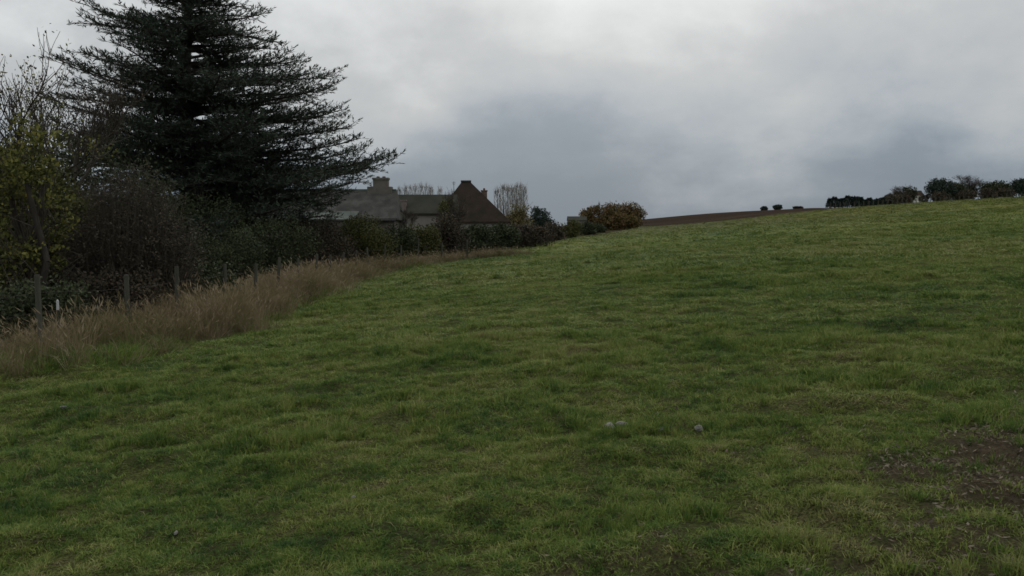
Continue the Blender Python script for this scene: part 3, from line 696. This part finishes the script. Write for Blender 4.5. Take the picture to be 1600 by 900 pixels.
# --- hedge along the field's far left side
for k, (px, d, yt, w, mt, lab) in enumerate((
        (868, 92.0, 345, 40, 'brownleaf', 'brown hedge shrub just beyond the end of the dry verge'),
        (893, 105.0, 344, 38, 'oliveleaf', 'olive brown hedge shrub below the low shed'),
        (917, 122.0, 347, 36, 'darkleaf', 'dark green hedge shrub left of the last dark hedge bush'),
        (936, 138.0, 349, 24, 'darkleaf', 'last dark bush at the right end of the field hedge'))):
    shrub('hedge_shrub', px, d, yt, w, lab, 'bush', 'shrubs of the field hedge', mat=mt, lump=0.5, dens=1.1, leaf=0.15)
for px, d, yt, w, lab in ((928, 172.0, 318, 40, 'leftmost of the brown and orange autumn trees'), (958, 176.0, 316, 50, 'middle orange brown autumn tree of the field corner group'),
                          (985, 170.0, 314, 42, 'rightmost olive and rust autumn tree of the field corner group'), (915, 182.0, 327, 26, 'small dark tree at the left end of the autumn group'),
                          (975, 162.0, 333, 62, 'rust coloured undergrowth below the autumn trees')):
    shrub('autumn_tree', px, d, yt, w, lab, 'tree', 'autumn trees at the field corner', mat='autumnleaf', leaf=0.24, dens=1.3, lump=0.4)

# --- poplars
PX = [(777, 297), (786, 292), (793, 294), (800, 293), (807, 290), (812, 291), (818, 291)]
def poplar(px, d, yt, label, group):
    x = at(px, d)[0]; g = Hs(x, d) - 0.1; h = zpix(yt, d) - g
    t = empty('poplar_tree', (x, d, g), label, 'tree', group)
    tb = Tubes(); lo = Tubes(); tb.path([np.array([0, 0, 0]), np.array([0.1, 0, h * 0.5]), np.array([0, 0.05, h])], 0.2, 0.03)
    for k in range(95):
        s = rng.uniform(0.12, 0.97); a = rng.random() * 6.28; R = 0.085 * h * math.sin(math.pi * min(1, s * 0.85 + 0.12)) + 0.1
        p = np.array([0, 0, h * s]); e = p + np.array([math.cos(a) * R, math.sin(a) * R, min(h * 0.16, h * 1.0 - h * s)]); m = (p + e) / 2 + np.array([math.cos(a) * R * 0.25, math.sin(a) * R * 0.25, 0])
        lo.path([p, m, e], 0.03, 0.018)
        for j in range(3): lo.seg(m, m + rng.normal(0, 0.3, 3) + np.array([0, 0, 0.9]), 0.02, 0.012)
    obj('trunk', tb.mesh('trunk', M['bark_grey'], 6), t); obj('crown', lo.mesh('crown', M['twig_pale'], 3), t)
for k, (px, yt) in enumerate(PX):
    poplar(px, 190.0 + 4 * (k % 3), yt, f'{ORD[k]} pale bare poplar from the left behind the brown roofed house', 'poplars right of the brown roof')
for k, (px, yt) in enumerate([(624, 296), (633, 293), (641, 292), (649, 291), (658, 290), (666, 291), (673, 292), (688, 296)]):
    poplar(px, 210.0 + 5 * (k % 3), yt, f'{ORD[k]} pale bare poplar from the left showing over the dark cottage roof', 'poplars behind the cottage')

# --- the hill crest on the right
for px, d, yt, w, lab in ((1193, 335.0, 323, 12, 'leftmost tiny bush on the ploughed skyline'), (1214, 335.0, 320, 15, 'middle and tallest of three tiny bushes on the ploughed skyline'), (1245, 338.0, 323, 19, 'rightmost faint tiny bush on the ploughed skyline')):
    shrub('skyline_bush', px, d, yt, w, lab, 'bush', 'bushes on the ploughed skyline', mat='conifer' if px < 1240 else 'brownleaf', leaf=0.3, dens=1.0, twigs=30)
def conifer(px, d, yt, wpx, label, group):
    x = at(px, d)[0]; g = Hs(x, d) - 0.1; h = zpix(yt, d) - g; R = wpx / F * d / 2
    t = empty('conifer_tree', (x, d, g), label, 'tree', group)
    tb = Tubes(); tb.path([np.array([0, 0, 0.0]), np.array([0, 0, h * 0.97])], 0.14, 0.03); lv = Leaves()
    n = 900; s = rng.random(n) ** 0.7; z = h * (0.10 + 0.90 * s); rr_ = R * (1 - 0.8 * s) * rng.random(n) ** 0.4; a = rng.random(n) * 6.28
    c = np.stack([rr_ * np.cos(a), rr_ * np.sin(a), z], 1); D = np.stack([np.cos(a), np.sin(a), rng.normal(-0.1, 0.4, n)], 1)
    lv.add(c, D, rng.normal(size=(n, 3)), rng.uniform(0.3, 0.6, n), rng.uniform(0.12, 0.25, n))
    obj('trunk', tb.mesh('trunk', M['bark'], 6), t); obj('crown', lv.mesh('crown', M['conifer']), t)
for k in range(13):
    conifer(1295 + k * 6.8, 222.0 + 3 * rng.random(), 312 - 5 * rng.random() - (1.5 if 2 < k < 8 else 0) + (2 if k > 10 else 0), 12, f'{ORD[k]} conifer from the left in the dark clipped row on the crest', 'conifer row on the crest')
CREST = [('bare', 1397, 240, 291, 26, 'leftmost hazy bare tree on the crest, right of the conifer row'), ('bare', 1407, 236, 297, 22, 'second bare tree on the crest, lower than its left neighbour'),
         ('ever', 1418, 238, 289, 24, 'narrow dark tree on the crest left of the large round one'), ('ever', 1466, 232, 278, 46, 'largest dark round evergreen on the crest'),
         ('ever', 1490, 236, 285, 34, 'small dark tree touching the right of the large round evergreen'), ('bare', 1519, 240, 273, 44, 'tall grey bare tree on the crest'),
         ('ever', 1549, 236, 282, 48, 'broad low dark tree between the tall bare tree and the edge tree'), ('ever', 1592, 228, 279, 36, 'dark round tree on the crest at the right picture edge'),
         ('ever', 1572, 244, 288, 26, 'low dark tree just left of the edge tree on the crest'), ('ever', 1507, 242, 287, 34, 'low dark tree under the tall grey bare tree on the crest'), ('ever', 1630, 232, 279, 50, 'dark tree just past the right picture edge'), ]
for kind, px, d, yt, w, lab in CREST:
    if px > 1625: continue
    if kind == 'bare': bare_tree('bare_tree', px, float(d), yt, lab, 'trees on the crest', depth=6, spread=0.6, rt=0.16, width=w / F * d * 1.1, kids=(3, 3))
    else: shrub('crest_tree', px, float(d), yt, w, lab, 'tree', 'trees on the crest', mat='conifer' if px in (1466, 1592) else 'darkleaf', leaf=0.28, dens=1.2, clear=0.22, lump=0.45)
for k, px in enumerate((1388, 1408, 1441, 1468, 1506, 1540, 1566)):
    shrub('crest_bush', px, 226.0 + 3 * (k % 3), 303 - (px - 1388) * 0.06 + (4 if px == 1441 else 0), 18 if px == 1441 else 32, f'{ORD[k]} low brown bush from the left under the crest trees', 'bush', 'bushes under the crest trees', mat='brownleaf', leaf=0.25, dens=0.8, twigs=10)

# ------------------------------------------------------------------ fences
def post_mesh(w, h, sides=8):
    tb = Tubes(); ring = []
    V, Fc = [], []
    for z, s in ((-0.4, 1), (h * 0.5, 0.97), (h - 0.02, 0.95), (h, 0.82)):
        for k in range(sides): a = 2 * math.pi * k / sides; V.append((math.cos(a) * w * s * (1 + 0.06 * math.sin(3 * a)), math.sin(a) * w * s, z))
    for r in range(3):
        for k in range(sides): Fc.append((r * sides + k, r * sides + (k + 1) % sides, (r + 1) * sides + (k + 1) % sides, (r + 1) * sides + k))
    Fc.append(tuple(3 * sides + k for k in range(sides)))
    me = bpy.data.meshes.new('post'); me.from_pydata(V, [], Fc); me.update(); me.materials.append(M['post']); return me
def fence(name, pts, hs, r, wires, label, loc):
    t = empty(name, loc, label, 'fence'); L = np.array(loc); me = post_mesh(r, 1.25)
    tops = []
    for (x, y), h in zip(pts, hs):
        o = obj('post', me, t); z = Hs(x, y); o.location = np.array([x, y, z]) - L; o.scale = (1, 1, h / 1.25)
        o.rotation_euler = (rng.normal() * 0.035, rng.normal() * 0.035, rng.random() * 3); tops.append(np.array([x, y, z]))
    for f in wires:
        tb = Tubes()
        for i in range(len(tops) - 1):
            a = tops[i] + (0, 0, f); b = tops[i + 1] + (0, 0, f); m = (a + b) / 2 - (0, 0, 0.02)
            tb.path([a - L, m - L, b - L], 0.002, 0.002)
        obj('wire', tb.mesh('wire', M['wire'], 4), t)
FD = [9.0, 11.2] ; fp = []; fh = []
for px, hh in ((-70, 1.2), (60, 1.27), (198, 1.25), (275, 1.15), (350, 1.1), (397, 1.05), (432, 1.12), (467, 1.0), (492, 1.1), (514, 1.0), (534, 1.0), (556, 1.0), (576, 1.0), (600, 1.1), (626, 1.0), (654, 1.25), (690, 1.0), (730, 1.0)):
    # the fence runs a steady 1.6 m behind the pasture's edge
    ys = np.linspace(8, 70, 2000); xx = (px - W / 2) / F * ys; k = np.argmax(xx < bx(ys) - 1.6) if px < 700 else np.argmin(np.abs(xx - (bx(ys) - 1.6)) + (ys < 40) * 9)
    fp.append((float(xx[k]), float(ys[k]))); fh.append(hh * (1.0 if px < 240 else 1.14))
fence('pasture_fence', fp, fh, 0.045, (0.35, 0.7, 1.0), 'weathered wooden post and wire fence along the dry grass verge on the left', (fp[1][0], fp[1][1], Hs(*fp[1])))
cp = []
for k in range(46):
    px = 1296 + k * 7.4; y = 205.0 - 4 * math.sin(k * 0.15); cp.append((at(px, y)[0], y))
fence('crest_fence', cp, [1.2 + 0.15 * rng.random() for _ in cp], 0.09, (0.5, 1.0), 'line of small fence posts along the hill crest at right', (cp[0][0], cp[0][1], Hs(*cp[0])))

x, y = at(87, 13.9); z = Hs(x, y)
tb = Tubes(); ys = zpix(484, y) - z; tb.path([np.array([0, 0, -0.1]), np.array([0.01, 0, ys])], 0.012, 0.012)
st = empty('marker_stake', (x, y, z), 'small white tipped stake just right of the leftmost fence post', 'stake')
obj('stake', tb.mesh('stake', M['post'], 6), st)
b = Boxes(); b.box(-0.004, 0.024, -0.014, 0.014, ys - 0.002, ys + 0.14); b.poly([(-0.004, -0.014, ys + .14), (0.024, -0.014, ys + .14), (0.024, 0.014, ys + .14), (-0.004, 0.014, ys + .14), (0.01, 0.0, ys + .17)], [(0, 1, 4), (1, 2, 4), (2, 3, 4), (3, 0, 4)])
b.obj('cap', M['white'], st)

# ------------------------------------------------------------------ grass
def tuft(n, hmin, hmax, wid, spread, lean, seed, mat, seg=2, heads=0):
    r = np.random.default_rng(seed); V, Q, T, Cc = [], [], [], []
    for i in range(n):
        a = r.random() * 6.28; rad = spread * r.random() ** 0.6; b = np.array([math.cos(a) * rad, math.sin(a) * rad, -0.01])
        h = r.uniform(hmin, hmax); ln = lean * r.uniform(0.3, 1.4) * h; la = a + r.normal() * 1.0
        o = np.array([math.cos(la), math.sin(la), 0]); fa = r.random() * 6.28; s = np.array([math.cos(fa), math.sin(fa), 0]) * wid * r.uniform(0.6, 1.3) * 0.5
        k = len(V); c = r.random()
        m = b + o * ln * 0.3 + np.array([0, 0, h * 0.6]); tip = b + o * ln + np.array([0, 0, h * (1 - 0.25 * min(1, ln / h) ** 2)])
        V += [b - s, b + s, m - s * 0.85, m + s * 0.85, tip]; Q.append((k, k + 1, k + 3, k + 2)); T.append((k + 2, k + 3, k + 4)); Cc += [c] * 5
        if heads and r.random() < heads:
            hd = 0.10 + 0.10 * r.random(); k = len(V); dv = unit(tip - m); p = tip - dv * 0.02; sw = s / (np.linalg.norm(s) + 1e-9) * 0.011
            V += [p, p + dv * hd * 0.4 + sw, p + dv * hd, p + dv * hd * 0.4 - sw]; Q.append((k, k + 1, k + 2, k + 3)); Cc += [0.8 + 0.2 * r.random()] * 4
    return np_mesh('tuft', np.array(V), [np.array(Q), np.array(T)], mat, {'c': np.array(Cc)})
def scatter(name, P, rot, scl, idx, coll, label, cat):
    me = bpy.data.meshes.new(name); me.vertices.add(len(P)); me.vertices.foreach_set('co', np.asarray(P, np.float32).ravel())
    for k, v in (('rot', rot), ('scl', scl)):
        a = me.attributes.new(k, 'FLOAT_VECTOR', 'POINT'); a.data.foreach_set('vector', np.asarray(v, np.float32).ravel())
    a = me.attributes.new('idx', 'INT', 'POINT'); a.data.foreach_set('value', np.asarray(idx, np.int32))
    o = obj(name, me)
    ng = bpy.data.node_groups.new(name, 'GeometryNodeTree')
    ng.interface.new_socket('Geometry', in_out='INPUT', socket_type='NodeSocketGeometry'); ng.interface.new_socket('Geometry', in_out='OUTPUT', socket_type='NodeSocketGeometry')
    gi = ng.nodes.new('NodeGroupInput'); go = ng.nodes.new('NodeGroupOutput'); ip = ng.nodes.new('GeometryNodeInstanceOnPoints')
    ci = ng.nodes.new('GeometryNodeCollectionInfo'); ci.inputs['Collection'].default_value = coll; ci.inputs['Separate Children'].default_value = True; ci.inputs['Reset Children'].default_value = True
    ip.inputs['Pick Instance'].default_value = True
    def na(n, t):
        x = ng.nodes.new('GeometryNodeInputNamedAttribute'); x.data_type = t; x.inputs['Name'].default_value = n; return x.outputs[0]
    L = ng.links.new
    L(gi.outputs[0], ip.inputs['Points']); L(ci.outputs[0], ip.inputs['Instance']); L(na('idx', 'INT'), ip.inputs['Instance Index'])
    L(na('rot', 'FLOAT_VECTOR'), ip.inputs['Rotation']); L(na('scl', 'FLOAT_VECTOR'), ip.inputs['Scale']); L(ip.outputs[0], go.inputs[0])
    md_ = o.modifiers.new('scatter', 'NODES'); md_.node_group = ng
    return tag(o, label, cat, kind='stuff')
def tuft_coll(name, meshes):
    c = bpy.data.collections.new(name)
    for i, m in enumerate(meshes):
        o = bpy.data.objects.new(f'{name}_{i}', m); c.objects.link(o)
    return c

def sward():
    coll = tuft_coll('sward_tuft', [tuft(28, 0.015, 0.042, 0.006, 0.07, 1.3, 100 + i, M['grass']) for i in range(6)] + [tuft(36, 0.035, 0.085, 0.006, 0.055, 1.0, 200 + i, M['grass']) for i in range(3)])
    Ps, S, I = [], [], []
    for r0, r1, dens, sxy, sz in ((2.6, 7.0, 520, 0.85, 1.0), (7.0, 13.0, 260, 1.1, 1.05), (13, 26, 85, 1.7, 1.15), (26, 55, 20, 3.2, 1.3), (55, 110, 4.2, 6.0, 1.3), (110, 207, 1.8, 8.5, 1.0)):
        half = math.radians(37); area = half * (r1 * r1 - r0 * r0); n = int(area * dens)
        r = np.sqrt(rng.uniform(r0 * r0, r1 * r1, n)); a = rng.uniform(-half, half, n); x = r * np.sin(a); y = r * np.cos(a)
        keep = (x > bx(np.clip(y, BY[0], 200)) - 0.9) & (y < 200) & (rng.random(n) > mud(x, y) * 0.8) & ((rng.random(n) < 0.25 + 1.1 * sstep(0.3, 0.6, vnoise(x, y, 0.17, 14))) | (r > 16))
        x, y, r = x[keep], y[keep], r[keep]
        tus = 0.6 * vnoise(x, y, 0.5, 7) + 0.4 * vnoise(x, y, 2.2, 9)
        big = tus + rng.normal(0, 0.06, len(x)) > 0.66
        hs = (0.65 + 0.9 * tus + 0.35 * (vnoise(x, y, 7.0, 12) - 0.5)) * rng.uniform(0.75, 1.25, len(x))
        k = sxy * rng.uniform(0.8, 1.25, len(x))
        Ps.append(np.stack([x, y, H(x, y)], 1)); S.append(np.stack([k, k, sz * hs], 1)); I.append(np.where(big, 6 + rng.integers(0, 3, len(x)), rng.integers(0, 6, len(x))))
    P = np.concatenate(Ps); n = len(P)
    R = np.stack([rng.normal(0, 0.12, n), rng.normal(0, 0.12, n), rng.uniform(0, 6.28, n)], 1)
    scatter('grass', P, R, np.concatenate(S), np.concatenate(I), coll, 'short uneven green pasture grass covering the slope', 'grass')
sward()

def verge():
    coll = tuft_coll('verge_tuft', [tuft(42, 0.45, 1.0, 0.009, 0.13, 0.38, 300 + i, M['drygrass'], heads=0.25) for i in range(6)] + [tuft(46, 0.25, 0.6, 0.009, 0.2, 0.9, 320 + i, M['drygrass']) for i in range(4)] + [tuft(40, 0.2, 0.5, 0.008, 0.16, 0.8, 340 + i, M['grass']) for i in range(3)])
    Ps, S, I = [], [], []
    for y0, y1, dens, k in ((5, 20, 34, 1.0), (20, 40, 20, 1.35), (40, BY[-1] - 0.3, 12, 1.8)):
        wd = 3.6; n = int((y1 - y0) * wd * dens)
        y = rng.uniform(y0, y1, n); dx = rng.uniform(0, wd, n); x = bx(y) - dx + 0.15 * rng.normal(size=n) + 0.5 * (1 - sstep(14, 24, y))
        e = vnoise(x, y, 1.1, 41)
        edge = sstep(-0.15, 0.9, dx + (e - 0.5) * 1.0)
        keep = rng.random(n) < (0.18 + 0.62 * edge); x, y, dx, e, edge = x[keep], y[keep], dx[keep], e[keep], edge[keep]
        hgt = (0.24 + 0.5 * edge) * (0.7 + 0.6 * e) * rng.uniform(0.7, 1.2, len(x)) * np.where(dx > 2.4, 0.75, 1) * np.interp(y, [10, 16, 24, 40, 60], [0.85, 1.05, 1.12, 0.95, 0.8])
        Ps.append(np.stack([x, y, H(x, y)], 1)); kk = k * rng.uniform(0.8, 1.2, len(x)); S.append(np.stack([kk, kk, hgt], 1)); gr = rng.random(len(x)) < 0.12 + 0.22 * (1 - sstep(11, 16, y)) + 0.75 * (1 - edge) + 0.5 * sstep(0.55, 0.8, vnoise(x, y, 2.0, 44)); I.append(np.where(gr, rng.integers(10, 13, len(x)), np.where(edge < 0.5, rng.integers(6, 10, len(x)), rng.integers(0, 8, len(x)))))
    P = np.concatenate(Ps); n = len(P)
    R = np.stack([rng.normal(0, 0.10, n), rng.normal(0, 0.10, n), rng.uniform(0, 6.28, n)], 1)
    scatter('tall_grass', P, R, np.concatenate(S), np.concatenate(I), coll, 'tall dry brown grass verge along the fence', 'grass')
verge()

def litter():
    coll = tuft_coll('leaf', [])
    for i in range(5):
        lv = Leaves(); lv.add(np.zeros((1, 3)), np.array([[1.0, 0.1, 0.12]]), np.array([[0, 0.2 * i - 0.4, 1.0]]), np.array([0.05]), np.array([0.006 + 0.004 * i]))
        coll.objects.link(bpy.data.objects.new(f'leaf_{i}', lv.mesh('leaf', M['deadleaf'])))
    n = 110000; x = rng.uniform(-3.5, 5.5, n); y = rng.uniform(3.0, 9.5, n); keep = rng.random(n) < mud(x, y) ** 1.5 * np.where(x > 1.0, 0.9, 0.3)
    x, y = x[keep], y[keep]; n = len(x)
    P = np.stack([x, y, H(x, y) + rng.uniform(0.004, 0.03, n)], 1); R = np.stack([rng.normal(0, 0.4, n), rng.normal(0, 0.4, n), rng.uniform(0, 6.28, n)], 1)
    s = rng.uniform(0.3, 0.95, n); scatter('leaf_litter', P, R, np.stack([s, s, s], 1), rng.integers(0, 5, n), coll, 'fallen brown leaves and straw on the muddy patch at lower right', 'leaves')
litter()

# ------------------------------------------------------------------ pale stones in the grass
def stone(px, py, size, label):
    x, y = ground_at(px, py); z = Hs(x, y)
    import bmesh
    bm = bmesh.new(); bmesh.ops.create_icosphere(bm, subdivisions=2, radius=1.0); s = rng.random(3) * 10
    for v in bm.verts:
        f = 1 + 0.35 * math.sin(v.co.x * 2.3 + s[0]) * math.sin(v.co.y * 2.9 + s[1]) + 0.15 * math.sin(v.co.z * 5 + s[2]) + 0.06 * rng.normal()
        v.co = v.co * f; v.co.x *= size * 0.5; v.co.y *= size * 0.35; v.co.z *= size * 0.30
    me = bpy.data.meshes.new('stone'); bm.to_mesh(me); bm.free(); me.materials.append(M['flint'])
    o = obj('stone', me, None, (x, y, z + size * 0.33)); o.rotation_euler = (0, 0, rng.random() * 3)
    tag(o, label, 'stone', 'pale stones in the pasture')
for px, py, s, lab in ((952, 672, 0.11, 'left of two pale stones side by side in the middle foreground grass'), (974, 671, 0.12, 'right of two pale stones side by side in the middle foreground grass'),
                       (964, 684, 0.04, 'tiny pale stone just below the pair in the middle foreground'), (1034, 673, 0.06, 'single pale stone right of the pair in the middle foreground'),
                       (1091, 676, 0.07, 'rightmost pale stone in the middle foreground grass'), (552, 777, 0.035, 'pale stone lying in the lower left centre grass'),
                       (100, 652, 0.06, 'pale stone near the left edge below the dry verge'), (275, 835, 0.035, 'pale stone near the bottom left of the pasture')):
    stone(px, py, s, lab)
